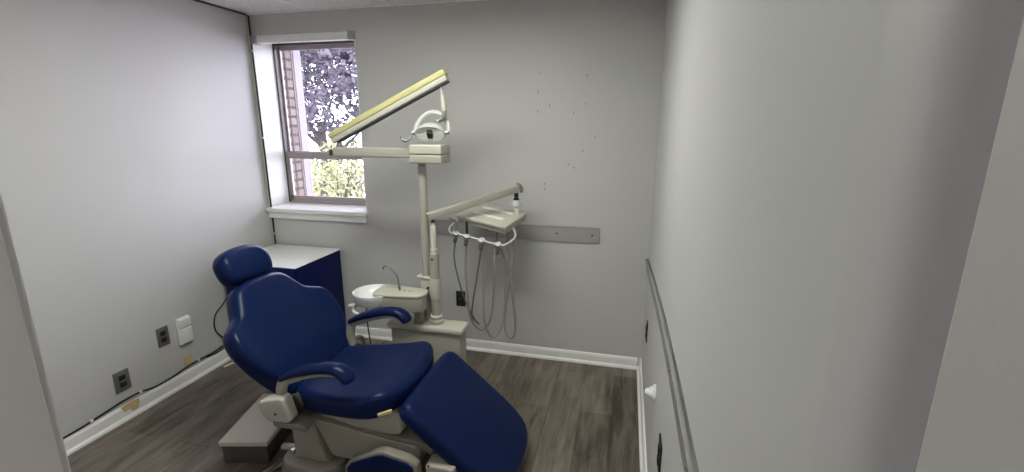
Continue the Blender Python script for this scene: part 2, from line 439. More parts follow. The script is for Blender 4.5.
# ================================================================== OUTSIDE THE WINDOW
struct('ground_outside', box2(nb(), (-16, D + .3, -.45), (8, 18, -.35)), 'path')
bm = nb(); box2(bm, (-2.95, YG + .052, -.35), (WX0 + .004, YG + .165, 2.9)); struct('wall_outside', bm, 'brick')
bm = nb(); box2(bm, (WX0, YG + .052, WZ1 - .01), (WX1 + .8, YG + .165, 2.9)); struct('lintel_outside', bm, 'brick')
struct('trim_caulk', box2(nb(), (-2.9, YG + .166, -.35), (WX0 + .008, YG + .184, 2.9)), 'framed')
struct('trim_outside', box2(nb(), (-2.9, YG + .185, -.35), (WX0 + .012, YG + .275, 2.9), .004), 'post', label='pale corner board outside the window')

def leaves(bm, cen, rad, n, size, seed, squash=1):
    R = random.Random(seed)
    for _ in range(n):
        while True:
            p = Vector((R.uniform(-1, 1), R.uniform(-1, 1), R.uniform(-1, 1)))
            if p.length < 1 and noise.noise(p * 3.1 + Vector((seed, 0, 0))) > -.02: break
        p = Vector((p.x * rad[0], p.y * rad[1], p.z * rad[2])) + Vector(cen)
        s = size * R.uniform(.6, 1.3)
        u = Vector((R.gauss(0, 1), R.gauss(0, 1), R.gauss(0, 1))).normalized(); w = u.orthogonal().normalized()
        c = u.cross(w) * s * .06
        a = [p - u * s, p - u * s * .3 + w * s * .42 + c, p + u * s * .5 + w * s * .3 + c, p + u * s, p + u * s * .5 - w * s * .3 + c, p - u * s * .3 - w * s * .42 + c]
        bm.faces.new([bm.verts.new(q) for q in a])
    return bm

def tree(name, label, cat, base, trunk, crown, lm, n, size, seed):
    t = thing(name, label, cat, base)
    b = Vector(base); bm = nb(); R = random.Random(seed)
    tube(bm, [b, b + Vector((.05, 0, trunk * .5)), b + Vector((-.02, .03, trunk))], [.11, .09, .07], 10, 4)
    for k in range(6):
        a = k * 1.05 + .3; s = b + Vector((0, 0, trunk * (.6 + .06 * k)))
        tube(bm, [s, s + Vector((math.cos(a) * .4, math.sin(a) * .3, .35)), s + Vector((math.cos(a) * 1.0, math.sin(a) * .7, .85))], [.04, .03, .012], 6, 4)
    obj('trunk', bm, 'bark', t)
    bm = nb()
    for c, r, q in crown: leaves(bm, c, r, int(n * q), size, seed + int(c[0] * 10) % 7)
    obj('foliage', bm, lm, t, smooth=False)

tree('plum_tree', 'tall dark plum-leaved tree behind the window, sky showing through', 'tree', (-5.4, 7.6, -.36), 2.0,
     [((-5.3, 7.4, 2.35), (2.0, 1.1, .95), 1.0), ((-5.7, 7.8, 3.4), (1.8, 1.0, 1.0), .8), ((-4.4, 7.2, 2.9), (1.0, .9, .9), .4), ((-6.7, 7.4, 2.5), (1.1, .9, 1.5), .7)], 'leafp', 5200, .055, 11)
def shrub(label, base, rad, lm, n, size, seed):
    t = thing('shrub', label, 'shrub', base, 'shrubs outside the window')
    b = Vector(base); bm = nb()
    for k in range(6):
        a = k * 1.1; tube(bm, [b, b + Vector((math.cos(a) * rad[0] * .3, math.sin(a) * rad[1] * .3, rad[2] * .8)), b + Vector((math.cos(a) * rad[0] * .6, math.sin(a) * rad[1] * .6, rad[2] * 1.5))], [.025, .018, .008], 6, 3)
    obj('stem', bm, 'bark', t)
    obj('foliage', leaves(nb(), b + Vector((0, 0, rad[2] + .05)), rad, n, size, seed), lm, t, smooth=False)
shrub('bright yellow-green shrub low in the window, left of the plum trunk', (-5.75, 6.9, -.36), (.62, .5, .72), 'leafg', 1500, .038, 3)
shrub('bright yellow-green shrub behind the horizontal lamp arm', (-4.55, 6.6, -.36), (.55, .5, .85), 'leafg', 1500, .038, 5)
shrub('small yellow-green shrub nearest the window, beside the pale corner board', (-3.88, 5.2, -.36), (.32, .3, .72), 'leafg', 900, .032, 8)
shrub('olive green shrub furthest back in the window', (-5.6, 9.2, -.36), (1.6, .6, .8), 'leafd', 2600, .05, 9)

# ================================================================== WALL FITTINGS
t = thing('wall_rail', 'grey horizontal rail strip screwed to the back wall', 'rail', (-.7, D, .90))
bm = nb(); box2(bm, (-1.30, D - .012, .850), (-.142, D, .955), .003); box2(bm, (-1.30, D - .017, .943), (-.142, D, .955), .002)
obj('strip', bm, 'railm', t)
for x in (-.19, -.42, -.9):
    obj('screw', lathe(nb(), [(.006, 0), (.006, .003), (.003, .005), (0, .005)], (x, D - .012, .905), (0, -1, 0), 12), 'dark', t)
t = thing('wall_rail', 'long weathered grey rail strip running along the right wall', 'rail', (XR, 1.7, .87))
bm = nb()
rz = [(.50, .946), (.85, .949), (1.15, .946), (1.345, .940), (1.347, .939), (1.65, .922), (1.96, .892), (2.3, .855), (2.65, .812), (D - .02, .776)]
for q in (rz[:4], rz[4:]):
    prism(bm, q + [(y, z - .082 + .012 * (y - .5) / 2.5) for y, z in q[::-1]], XR - .012, XR - .0002, YZ, .002)
prism(bm, rz + [(y, z - .012) for y, z in rz[::-1]], XR - .020, XR - .0002, YZ, .001)
obj('strip', bm, 'raild', t)
for y, z in ((.9, .905), (1.32, .90), (1.372, .90), (1.96, .852), (2.5, .79)):
    obj('screw', lathe(nb(), [(.006, 0), (.006, .003), (.003, .005), (0, .005)], (XR - .012, y, z), (-1, 0, 0), 12), 'metal', t)

def outlet(label, c, nrm, w=.07, h=.115, pm='plate'):
    """duplex outlet: plate, two receptacle faces with slots, centre screw. nrm points into the room"""
    n = Vector(nrm); c = Vector(c); u = Vector((0, 0, 1)).cross(n)
    t = thing('wall_outlet', label, 'outlet', c, 'wall outlets')
    rot = Matrix((u, Vector((0, 0, 1)), n)).transposed()
    obj('plate', box(nb(), c + n * .003, (w, h, .006), .002, rot), pm, t)
    for s in (-1, 1):
        k = c + Vector((0, 0, .02 * s)) + n * .007
        bm = nb(); box(bm, k, (.034, .028, .006), .003, rot)
        f = obj('receptacle', bm, 'black', t)
        bm = nb()
        for q in (-.007, .007): box(bm, k + u * q + n * .0031, (.002, .009, .001), 0, rot)
        obj('slot', bm, 'dark', f)
    obj('screw', lathe(nb(), [(.004, 0), (.004, .002), (0, .003)], c + n * .006, n, 10), 'metal', t)
outlet('steel-plated outlet on the left wall, nearest the doorway', (XL, 1.742, .225), (1, 0, 0), .082, .118)
outlet('steel-plated outlet on the left wall beside the white box', (XL, 2.006, .366), (1, 0, 0), .072, .118)
outlet('black outlet on the back wall behind the hanging hoses', (-1.10, D, .385), (0, -1, 0), .07, .115, 'black')
outlet('black outlet low on the right wall in front of the white bumper', (XR, 1.47, .495), (-1, 0, 0), .08, .118, 'black')
outlet('black outlet on the right wall nearest the back corner', (XR, 2.60, .445), (-1, 0, 0), .07, .115, 'black')

t = thing('wall_box', 'small white plastic wall box with a stepped cover on the left wall', 'wall box', (XL, 2.135, .35))
obj('housing', box2(nb(), (XL, 2.093, .268), (XL + .022, 2.178, .435), .004), 'white', t)
obj('upper_cover', box2(nb(), (XL + .02, 2.097, .378), (XL + .034, 2.174, .431), .004), 'white', t)
obj('lower_cover', box2(nb(), (XL + .02, 2.097, .272), (XL + .032, 2.174, .370), .004), 'white', t)

t = thing('door_bumper', 'white stepped round bumper sticking out of the right wall below the rail', 'bumper', (XR, 1.83, .515))
obj('flange', lathe(nb(), [(.036, 0), (.036, .006), (.030, .010), (.026, .011)], (XR, 1.83, .515), (-1, 0, 0), 24), 'white', t)
obj('stem', lathe(nb(), [(.026, .011), (.024, .022), (.019, .023), (.017, .036), (.013, .037), (.012, .042), (0, .043)], (XR, 1.83, .515), (-1, 0, 0), 24), 'white', t)

# corner conduit and cable
t = thing('corner_conduit', 'thin pale conduit with a grey cable down the left back corner', 'conduit', (XL + .015, D - .014, 1.5))
obj('conduit', tube(nb(), [(XL + .0095, D - .010, .088), (XL + .0095, D - .010, H - .02)], .008, 12), 'creamlt', t)
obj('cable', tube(nb(), [(XL + .022, D - .008, .088), (XL + .023, D - .008, 1.5), (XL + .019, D - .008, H - .012)], .006, 8, 6), 'dark', t)
for z in (.78, 1.5, 2.1): obj('clip', box2(nb(), (XL + .001, D - .021, z - .008), (XL + .03, D - .001, z + .008), .003), 'creamlt', t)

# black cable along the left baseboard
t = thing('black_cable', 'black cable clipped along the top of the left baseboard', 'cable', (XL, 1.9, .1))
pts = [(XL + .006, YF + .02, .092), (XL + .006, 1.0, .088), (XL + .006, 1.44, .090), (XL + .006, 1.60, .100), (XL + .006, 1.72, .112), (XL + .006, 1.82, .110), (XL + .006, 1.90, .094), (XL + .006, 2.02, .094),
       (XL + .006, 2.12, .108), (XL + .006, 2.20, .110), (XL + .006, 2.32, .108), (XL + .02, 2.38, .125), (XL + .06, 2.43, .150)]
cb = nb(); tube(cb, pts, .005, 8, 8); tube(cb, [(XL + .006, 2.26, .102), (XL + .006, 2.36, .092), (XL + .02, 2.42, .125), (XL + .05, 2.44, .14)], .0035, 8, 6)
obj('cord', cb, 'black', t)
obj('loop', tube(nb(), [(XL + .05, 2.445, .15), (XL + .012, 2.40, .18), (XL + .007, 2.355, .26), (XL + .007, 2.37, .35), (XL + .02, 2.43, .41), (XL + .03, 2.455, .44)], .004, 8, 10), 'black', t)
for y, z in ((1.56, .097), (1.82, .111), (2.20, .111)):
    obj('clip', box2(nb(), (XL, y - .008, z - .009), (XL + .013, y + .008, z + .009), .003), 'white', t)

def tape(label, pts, x, seed):
    bm = nb(); prism(bm, pts, x, x + .0012, YZ)
    return tag(obj('tape_piece', bm, 'tape', None, False), label, 'tape', 'old tape pieces')
tape('yellowed tape square on the left wall under the white box', [(2.105, .118), (2.112, .172), (2.165, .178), (2.16, .125), (2.13, .112)], XL, 1)
bm = nb(); prism(bm, [(1.715, .052), (1.70, .088), (1.76, .092), (1.80, .085), (1.80, .06), (1.785, .032), (1.76, .03), (1.745, .055)], XL + .0135, XL + .0155, YZ)
tag(obj('tape_piece', bm, 'tape', None, False), 'torn yellowed tape hanging on the left baseboard', 'tape', 'old tape pieces')
bm = nb(); box(bm, (-2.555, 2.36, .004), (.018, .075, .004), .001, Matrix.Rotation(-.25, 3, 'Z'))
tag(obj('paper_scrap', bm, 'scrap'), 'small cream scrap lying on the floor by the left baseboard', 'scrap')

# ================================================================== CORNER CABINET
t = thing('corner_cabinet', 'low navy blue cabinet with a white top in the corner under the window', 'cabinet', (-2.34, 2.72, 0))
obj('body', box2(nb(), (-2.585, 2.463, .06), (-2.030, D - .03, .694), .002), 'cabblue', t)
obj('top', box2(nb(), (-2.590, 2.452, .695), (-2.022, D - .026, .701), .001), 'cabtop', t)
obj('plinth', box2(nb(), (-2.585, 2.50, 0), (-2.07, D - .03, .06)), 'black', t)
d = obj('door', box2(nb(), (-2.58, 2.450, .075), (-2.036, 2.462, .69), .002), 'cabblue', t)
obj('handle', tube(nb(), [(-2.10, 2.450, .50), (-2.10, 2.425, .505), (-2.10, 2.425, .595), (-2.10, 2.450, .60)], .005, 8), 'metal', d)

# ================================================================== DENTAL CHAIR
YC = 1.81
ch = thing('dental_chair', 'reclined navy blue vinyl dental chair on a taupe pedestal', 'dental chair', (-1.3, YC, 0))
# --- seat
so = []
half = [(0, .0, .0)]
seat_r = [(-.03, .15), (.0, .215), (.06, .25), (.16, .272), (.28, .287), (.38, .288), (.45, .262), (.49, .20), (.512, .12), (.52, 0)]
so = [(u, w) for u, w in seat_r] + [(u, -w) for u, w in seat_r[-2::-1]]
def fseat(u, w, h):
    x = -1.385 + u
    z = .355 + .045 * (u / .5) ** 1.4 * (1 if u > 0 else 0) if u > 0 else .355
    if h > .05:   # dish: raised sides and front roll
        z += .022 * (abs(w) / .28) ** 2 - .012 * math.exp(-((u - .22) / .16) ** 2)
        z += .012 * math.exp(-((u - .44) / .07) ** 2)
    return Vector((x, YC + w, z + h))
seat = obj('seat', cushion(nb(), so, .092, .042, .004, fseat, 5), 'vinyl', ch, angle=80)
bm = nb(); box(bm, (-.922, 1.553, .426), (.060, .010, .016), .003, Matrix.Rotation(-.12, 3, 'Y') @ Matrix.Rotation(.62, 3, 'Z'))  # small tan patch on the near front corner of the seat
obj('tan_patch', bm, 'tape', seat)
# --- backrest
sl = .70
ub = Vector((-sl, 0, 1)).normalized(); nbk = Vector((ub.z, 0, -ub.x))
PB = Vector((-1.375, YC, .42))
def fback(w, v, h):
    wing = .030 * max(0, (abs(w) - .16) / .17) ** 2
    lum = .016 * math.exp(-((v - .14) / .11) ** 2) * (1 if h > .05 else 0)
    return PB + Vector((0, w, 0)) + ub * v + nbk * (h - .10 + wing + lum)
br_ = [(.0, 0), (.205, -.005), (.255, .07), (.292, .14), (.322, .215), (.336, .29), (.332, .345), (.305, .388), (.262, .414), (.226, .438), (.204, .472), (.174, .522), (.137, .556), (.07, .573), (0, .575)]
bo = br_ + [(-w, v) for w, v in br_[-2:0:-1]]
obj('backrest', cushion(nb(), bo, .10, .042, .006, fback, 5), 'vinyl', ch, angle=80)
# rear shell
bm = nb()
bs = [(w * .82, .04 + v * .85) for w, v in bo]
cushion(bm, bs, .03, .012, 0, lambda w, v, h: PB + Vector((0, w, 0)) + ub * v + nbk * (-.105 - h), 4)
obj('back_shell', bm, 'tan', ch)
# --- headrest
hu = Vector((-.52, 0, 1)).normalized(); hn = Vector((hu.z, 0, -hu.x))
PH = PB + ub * .574 + nbk * -.022
def fhead(w, v, h):
    return PH + Vector((0, w, 0)) + hu * v + hn * (h - .09 - .05 * (w / .14) ** 2 * (0 if h < .0 else 0) + .012 * (w / .14) ** 2)
hr = [(0, -.005), (.08, -.004), (.122, .006), (.140, .040), (.144, .080), (.136, .120), (.105, .152), (.055, .168), (0, .172)]
ho = hr + [(-w, v) for w, v in hr[-2:0:-1]]
hd = obj('headrest', cushion(nb(), ho, .105, .046, .004, fhead, 5), 'vinyl', ch, angle=80)
q = PB + ub * .52 - nbk * .125
obj('headrest_bar', tube(nb(), [q, q + ub * .14], .014, 10, sx=2.2, sy=.6, up=tuple(nbk)), 'metal', ch)
# --- leg rest
lu = Vector((.43, 0, -.36)).normalized(); ln = Vector((-lu.z, 0, lu.x))
PL = Vector((-.835, YC + .012, .478))
def fleg(w, v, h):
    return PL + Vector((0, w, 0)) + lu * v + ln * (h - .075)
lr = [(0, -.006), (.16, -.004), (.232, .0), (.266, .022), (.276, .07), (.277, .2), (.275, .36), (.265, .46), (.238, .535), (.185, .578), (.10, .594), (0, .598)]
lo = lr + [(-w, v) for w, v in lr[-2:0:-1]]
obj('leg_rest', cushion(nb(), lo, .075, .030, .006, fleg, 5), 'vinyl', ch, angle=80)
bm = nb(); prism(bm, [(-.19, .03), (.19, .03), (.17, .50), (-.17, .50)], -.118, -.078, lambda w, v, d: tuple(PL + Vector((0, w, 0)) + lu * v + ln * d), .01)
obj('leg_rest_frame', bm, 'taupe', ch)
# --- armrests
def armrest(y, dz):
    bm = nb()      # pad: swept oval that droops at the front
    pad = [(-1.372, y, .535), (-1.30, y, .572), (-1.20, y, .606), (-1.12, y, .619), (-1.075, y, .612), (-1.045, y, .588), (-1.035, y, .568)]
    pad = [(x - .018, y, z + dz) for x, y, z in pad]; P = spline(pad, 6); n = len(P)
    rr = [.016 + .012 * min(1, i / (n * .25)) + .004 * math.exp(-((i / n - .75) / .2) ** 2) for i in range(n)]
    for i in range(4): rr[-1 - i] *= (.55, .78, .9, .97)[i]
    tube(bm, P, rr, 16, sx=1.25, sy=.80, up=(0, 0, 1))
    a = obj('armrest', bm, 'vinyl', ch, angle=80)
    bm = nb()      # bracket below, rising out of the hinge cover
    tube(bm, [(-1.395, y, .44), (-1.392, y, .49 + dz / 2), (-1.372, y, .528 + dz), (-1.308, y, .556 + dz), (-1.218, y, .584 + dz), (-1.138, y, .596 + dz), (-1.093, y, .586 + dz), (-1.068, y, .562 + dz)], [.021, .020, .018, .015, .014, .012, .010], 12, 6, sx=1.25, sy=.8)
    obj('bracket', bm, 'cream', a)
armrest(1.525, 0); armrest(2.055, .038)
# hinge covers at the seat corners
for y0, y1, nm in ((1.475, 1.535, 'hinge_cover'), (2.060, 2.120, 'hinge_cover')):
    bm = nb(); prism(bm, [(-1.478, .440), (-1.375, .474), (-1.350, .468), (-1.322, .372), (-1.34, .356), (-1.445, .350), (-1.476, .395)], y0, y1, XZ, .012)
    h = obj(nm, bm, 'creamlt' if y0 < YC else 'taupe', ch)
    obj('screw', lathe(nb(), [(.006, 0), (.006, .002), (0, .003)], (-1.395, y0 if y0 < YC else y1, .395), (0, -1 if y0 < YC else 1, 0), 12), 'dark', h)
    bm = nb(); ya, yb = (y0 + .012, y0 + .12) if y0 < YC else (y1 - .12, y1 - .012)
    prism(bm, [(-1.43, .346), (-1.29, .348), (-1.262, .338), (-1.268, .320), (-1.42, .322)], ya, yb, XZ, .005)
    obj('hinge_plate', bm, 'taupe', ch)
# backrest pivot brackets (dark) and chrome pin
for y in (1.56, 2.06):
    bm = nb(); prism(bm, [(-1.47, .40), (-1.35, .45), (-1.31, .40), (-1.36, .345), (-1.45, .35)], y - .015, y + .015, XZ, .006)
    obj('pivot_bracket', bm, 'dark', ch)
    obj('pivot_pin', lathe(nb(), [(.012, -.022), (.016, -.02), (.016, .02), (.012, .022)], (-1.385, y, .40), (0, 1, 0), 16), 'chrome', ch)
# seat pan
bm = nb(); prism(bm, [(-1.31, .352), (-1.305, .325), (-1.05, .288), (-.93, .283), (-.885, .292), (-.875, .315), (-.905, .405), (-1.3, .365)], 1.60, 2.02, XZ, .012)
obj('seat_pan', bm, 'cream', ch)
# pedestal: rear column, lift arms, floor base, panelled housing
bm = nb(); prism(bm, [(-1.44, .315), (-1.335, .33), (-1.255, .078), (-1.43, .078)], 1.60, 2.02, XZ, .008)
obj('rear_column', bm, 'tan', ch)
bm = nb(); prism(bm, [(-1.325, .285), (-1.12, .262), (-.82, .238), (-.80, .20), (-.82, .12), (-1.14, .108), (-1.24, .112)], 1.612, 2.008, XZ, .010)
obj('lift_arm', bm, 'tan', ch)
bm = nb(); prism(bm, [(-1.315, .300), (-1.10, .274), (-1.10, .262), (-1.32, .288)], 1.605, 2.015, XZ, .003)
obj('arm_edge', bm, 'cream', ch)
bm = nb(); prism(bm, [(-1.08, .280), (-.80, .252), (-.74, .235), (-.75, .20), (-.82, .225), (-1.08, .258)], 1.618, 2.0, XZ, .006)
obj('lower_link', bm, 'taupe', ch)
bm = nb(); pb = []
for cx, cy, a0 in ((-1.28, 1.96, 0), (-1.425, 1.96, 90), (-1.425, 1.635, 180), (-1.28, 1.635, 270)):
    for j in range(7):
        a = math.radians(a0 + j * 15); pb.append((cx + .08 * math.cos(a), cy + .08 * math.sin(a)))
prism(bm, pb, .028, .074, XY, .010)
obj('pedestal_base', bm, 'tan', ch)
bm = nb(); prism(bm, [((x + 1.35) * 1.06 - 1.35, (y - YC) * 1.04 + YC) for x, y in pb], 0, .03, XY, .006)
obj('base_plate', bm, 'taupe', ch)
bm = nb(); box(bm, (-1.455, 1.655, .084), (.03, .075, .022), .004, Matrix.Rotation(-.4, 3, 'Z')); box(bm, (-1.437, 1.655, .100), (.018, .04, .010), .002, Matrix.Rotation(-.4, 3, 'Z'))
obj('cable_connector', bm, 'chrome', ch)
hp = [(-1.10, .0), (-1.10, .172), (-1.075, .208), (-.945, .272), (-.91, .279), (-.80, .262), (-.765, .238), (-.745, .0)]
bm = nb(); prism(bm, hp, 1.50, 1.545, XZ, .006)
ph = obj('pump_housing', bm, 'taupe', ch)
cx, cz = -.92, .12
bm = nb(); prism(bm, [(-1.086, .02), (-1.086, .172), (-1.067, .200), (-.94, .261), (-.91, .267), (-.808, .251), (-.779, .230), (-.760, .02)], 1.494, 1.505, XZ, .004)
obj('side_panel', bm, 'vinyl', ph)
bm = nb(); box2(bm, (-.735, 1.52, .0), (-.61, 1.60, .235), .008); box2(bm, (-.74, 1.60, .03), (-.62, 1.9, .2), .01)
fb = obj('front_housing', bm, 'tan', ch)
obj('screw', lathe(nb(), [(.005, 0), (.005, .002), (0, .003)], (-.72, 1.52, .235), (0, -1, 0), 12), 'dark', fb)
bm = nb(); prism(bm, [(-.88, .33), (-.80, .38), (-.62, .23), (-.66, .2), (-.79, .25)], 1.64, 1.98, XZ, .008)
obj('leg_rest_hinge', bm, 'taupe', ch)

# ================================================================== FLOOR BOX AND HOSE
t = thing('utility_box', 'beige-topped dark floor box behind the dental chair pedestal', 'box', (-1.77, 1.78, 0))
R14 = Matrix.Rotation(.24, 3, 'Z')
c = Vector((-1.755, 1.785, 0))
obj('body', box(nb(), c + Vector((0, 0, .048)), (.215, .40, .096), .003, R14), 'brown', t)
obj('lid', box(nb(), c + Vector((0, 0, .110)), (.235, .42, .026), .006, R14), 'boxtop', t)
t = thing('floor_hose', 'flat grey hose crossing the floor from the chair pedestal', 'hose', (-1.5, 1.5, 0))
obj('hose', tube(nb(), [(-1.497, 1.655, .020), (-1.54, 1.60, .010), (-1.60, 1.46, .008), (-1.645, 1.33, .008), (-1.68, 1.1, .008), (-1.75, .75, .008)], .016, 10, 8, sx=1, sy=.45, up=(0, 0, 1)), 'hose', t)
obj('hose', tube(nb(), [(-1.52, 1.70, .030), (-1.535, 1.62, .014), (-1.57, 1.50, .008), (-1.60, 1.36, .008), (-1.61, 1.1, .008), (-1.64, .75, .008)], .010, 10, 8, up=(0, 0, 1), sy=.75), 'hosedk', t)
obj('connector', box(nb(), (-1.535, 1.685, .055), (.075, .03, .022), .005, Matrix.Rotation(.2, 3, 'Z')), 'creamlt', t)

# ================================================================== DENTAL UNIT: cabinet, columns, light post
du = thing('dental_unit', 'cream dental unit cabinet with two upright columns behind the chair', 'dental unit', (-1.08, 2.46, 0))
obj('cabinet', box2(nb(), (-1.318, 2.353, 0), (-.880, 2.462, .412), .008), 'cream', du)
obj('lid', box2(nb(), (-1.338, 2.338, .413), (-.862, 2.475, .452), .014, 4), 'creamlt', du)
PX, PY = -1.114, 2.446          # light post
CX, CY = -1.045, 2.408          # tray column
obj('light_post', lathe(nb(), [(.030, .4525), (.030, .475), (.025, .48), (.0245, 1.37), (.022, 1.372), (.022, 1.392)], (PX, PY, 0), n=24), 'cream', du)
bm = nb()
lathe(bm, [(.042, .452), (.042, .472), (.034, .478), (.034, .492), (.028, .495), (.028, .88), (.024, .884)], (CX, CY, 0), n=24)
obj('tray_column', bm, 'cream', du)
obj('column_ring', lathe(nb(), [(.0, .494), (.0335, .494), (.0335, .506), (.0, .506)], (CX, CY, 0), n=24), 'white', du)
obj('column_neck', lathe(nb(), [(.022, .88), (.022, .905), (.017, .91), (.016, 1.04), (.012, 1.045), (.012, 1.062)], (CX, CY, 0), n=20), 'creamlt', du)
obj('column_screw', lathe(nb(), [(.007, 0), (.007, .003), (0, .004)], (CX - .002, CY - .028, .85), (0, -1, 0), 12), 'dark', du)
bm = nb()
box(bm, ((PX + CX) / 2, (PY + CY) / 2, .665), (.12, .060, .105), .010, Matrix.Rotation(-.35, 3, 'Z'))
box(bm, ((PX + CX) / 2 - .01, (PY + CY) / 2, .727), (.14, .070, .010), .004, Matrix.Rotation(-.35, 3, 'Z'))
lathe(bm, [(.034, .61), (.035, .615), (.035, .722), (.034, .727)], (CX, CY, 0), n=24)
cl = obj('clamp', bm, 'creamlt', du)
obj('clamp_knob', lathe(nb(), [(.007, 0), (.007, .012), (.004, .016), (0, .016)], (-1.078, 2.385, .676), (-.2, -1, 0), 12), 'dark', cl)
# junction head on the light post
bm = nb(); box2(bm, (-1.150, 2.360, 1.392), (-.962, 2.500, 1.439), .008, 3)
obj('post_head_base', bm, 'cream', du)
bm = nb(); box2(bm, (-1.150, 2.360, 1.441), (-.962, 2.500, 1.494), .008, 3)
obj('post_head', bm, 'creamlt', du)

# ================================================================== DENTAL LIGHT
dl = thing('dental_light', 'dental lamp hanging from a yellowed spring arm folded over its cream arm', 'lamp', (-1.1, 2.42, 1.45))
obj('swing_arm', box2(nb(), (-1.635, 2.385, 1.418), (-1.151, 2.435, 1.473), .008), 'cream', dl)
bm = nb(); box2(bm, (-1.662, 2.392, 1.424), (-1.634, 2.428, 1.458), .004)
obj('arm_end', bm, 'dark', dl)
obj('elbow_pivot', lathe(nb(), [(.020, 1.473), (.020, 1.484), (.014, 1.487), (.014, 1.528)], (-1.60, 2.41, 0), n=16), 'metal', dl)
A = Vector((-1.646, 2.41, 1.520)); B = Vector((-.940, 2.41, 1.852)); d = (B - A).normalized(); up = Vector((-d.z, 0, d.x))
def along(a, b, h0, h1, w, bev=.006, bm=None):
    bm = bm or nb()
    prism(bm, [(a, h0), (b, h0), (b, h1), (a, h1)], 2.41 - w, 2.41 + w, lambda s, h, y: tuple(Vector((0, y, 0)) + Vector((A.x, 0, A.z)) + d * s + up * h), bev)
    return bm
Ln = (B - A).length
sa = obj('spring_arm', along(0, Ln, -.032, .002, .022), 'creamlt', dl)
obj('arm_cover', along(-.004, Ln + .004, -.004, .030, .027, .007), 'yellow', sa)
obj('arm_underside', along(.03, Ln - .002, -.042, -.033, .018, .003), 'dark', sa)
# hanger rod
J = Vector((-.972, 2.41, 1.800))
hg = obj('hanger', tube(nb(), [J + Vector((0, 0, .02)), J + Vector((.004, 0, -.045)), J + Vector((.010, -.002, -.055)), J + Vector((.018, -.004, -.145))], [.007, .007, .013, .013], 14), 'creamlt', dl)
obj('hanger_joint', tube(nb(), [J + Vector((.018, -.004, -.13)), J + Vector((.012, -.006, -.165)), J + Vector((-.018, -.010, -.185))], [.013, .014, .012], 12, 4), 'metal', dl)
# head: dish reflector facing down and forward, yoke, bulb shield, side grips
HC = Vector((-1.030, 2.385, 1.556)); fn = Vector((.10, -.72, -.68)).normalized()
hu2 = Vector((1, .12, .0)); hu2 = (hu2 - fn * hu2.dot(fn)).normalized(); hv = fn.cross(hu2)
bm = nb()
lathe(bm, [(0, -.050), (.03, -.048), (.058, -.036), (.076, -.012), (.084, .010), (.086, .016), (.082, .016), (.073, -.006), (.055, -.026), (.03, -.036), (0, -.038)], HC, fn, 32, .98, .66, tuple(hu2))
hd = obj('lamp_head', bm, 'lampw', dl)
obj('reflector', lathe(nb(), [(.0795, .012), (.071, -.004), (.054, -.022), (.03, -.032), (0, -.034)], HC, fn, 32, .98, .66, tuple(hu2)), 'lens', hd)
bm = nb(); box(bm, HC + fn * .012 + hv * 0, (.030, .044, .03), .006, Matrix((hu2, hv, fn)).transposed())
obj('bulb_shield', bm, 'dark', hd)
bm = nb()
arc = [HC + hu2 * (.092 * math.cos(a)) + Vector((0, .018, 0)) + (Vector((0, 0, 1)) * 1.0 + Vector((0, .3, 0))) * (.108 * math.sin(a)) for a in [math.radians(x) for x in range(-4, 186, 10)]]
tube(bm, arc, .009, 10, 0, sx=1.3, sy=.7)
obj('yoke', bm, 'lampw', dl)
for s in (-1, 1):
    p = HC + hu2 * .092 * s
    obj('pivot', lathe(nb(), [(.009, -.012), (.011, -.01), (.011, .01), (.009, .012)], p, tuple(hu2), 12), 'metal', hd)
p = HC - hu2 * .1
obj('handle', tube(nb(), [p, p + Vector((-.004, -.02, -.028)), p + Vector((-.022, -.03, -.042)), p + Vector((-.044, -.03, -.036)), p + Vector((-.052, -.03, -.018))], [.006, .006, .007, .007, .006], 10, 5), 'plate', hd)

# ================================================================== CUSPIDOR
cu = thing('cuspidor', 'white spittoon bowl in a cream housing with a bent metal spout', 'cuspidor', (-1.145, 2.388, .453))
obj('post', lathe(nb(), [(.035, .4530), (.035, .466), (.031, .470), (.030, .556)], (-1.145, 2.388, 0), n=24), 'tan', cu)
ax = Vector((-1, 0, 0)); sd = Vector((ax.y, -ax.x, 0))       # along the housing, and sideways
O = Vector((-1.138, 2.345, 0))
def fc(a, b, z): return tuple(O + ax * a + sd * b + Vector((0, 0, z)))
out = [(-.062, 0), (-.052, .040), (-.022, .058), (.05, .066), (.15, .078), (.225, .084), (.240, .05), (.240, -.05), (.225, -.086), (.15, -.084), (.05, -.076), (-.022, -.064), (-.052, -.040)]
bm = nb(); prism(bm, out, .556, .640, fc, .006)
obj('housing', bm, 'tan', cu)
out2 = [(a * 1.03 - .003, b * 1.05) for a, b in out]
bm = nb(); prism(bm, out2, .640, .662, fc, .009)
obj('housing_top', bm, 'creamlt', cu)
for k in range(3):
    obj('button', lathe(nb(), [(.006, .662), (.006, .667), (0, .668)], Vector(fc(.035 + .032 * k, -.01, 0)), n=12), 'metal', cu)
BC = Vector(fc(.262, -.022, -.004))
bm = nb()
lathe(bm, [(0, .566), (.05, .568), (.088, .580), (.110, .612), (.119, .646), (.119, .655), (.110, .655), (.102, .642), (.086, .612), (.05, .594), (.012, .589), (0, .589)], BC, n=40, sx=.98, sy=1.0)
bw = obj('bowl', bm, 'porc', cu)
obj('drain', lathe(nb(), [(.014, .590), (.014, .593), (0, .593)], BC, n=16), 'chrome', bw)
s0 = Vector((-1.240, 2.345, .660))
obj('spout', tube(nb(), [s0, s0 + Vector((-.006, 0, .055)), s0 + Vector((-.016, -.002, .092)), s0 + Vector((-.050, -.006, .132)), s0 + Vector((-.070, -.008, .146)), s0 + Vector((-.088, -.009, .142)), s0 + Vector((-.094, -.010, .125))], .0055, 10, 6), 'plate', cu)
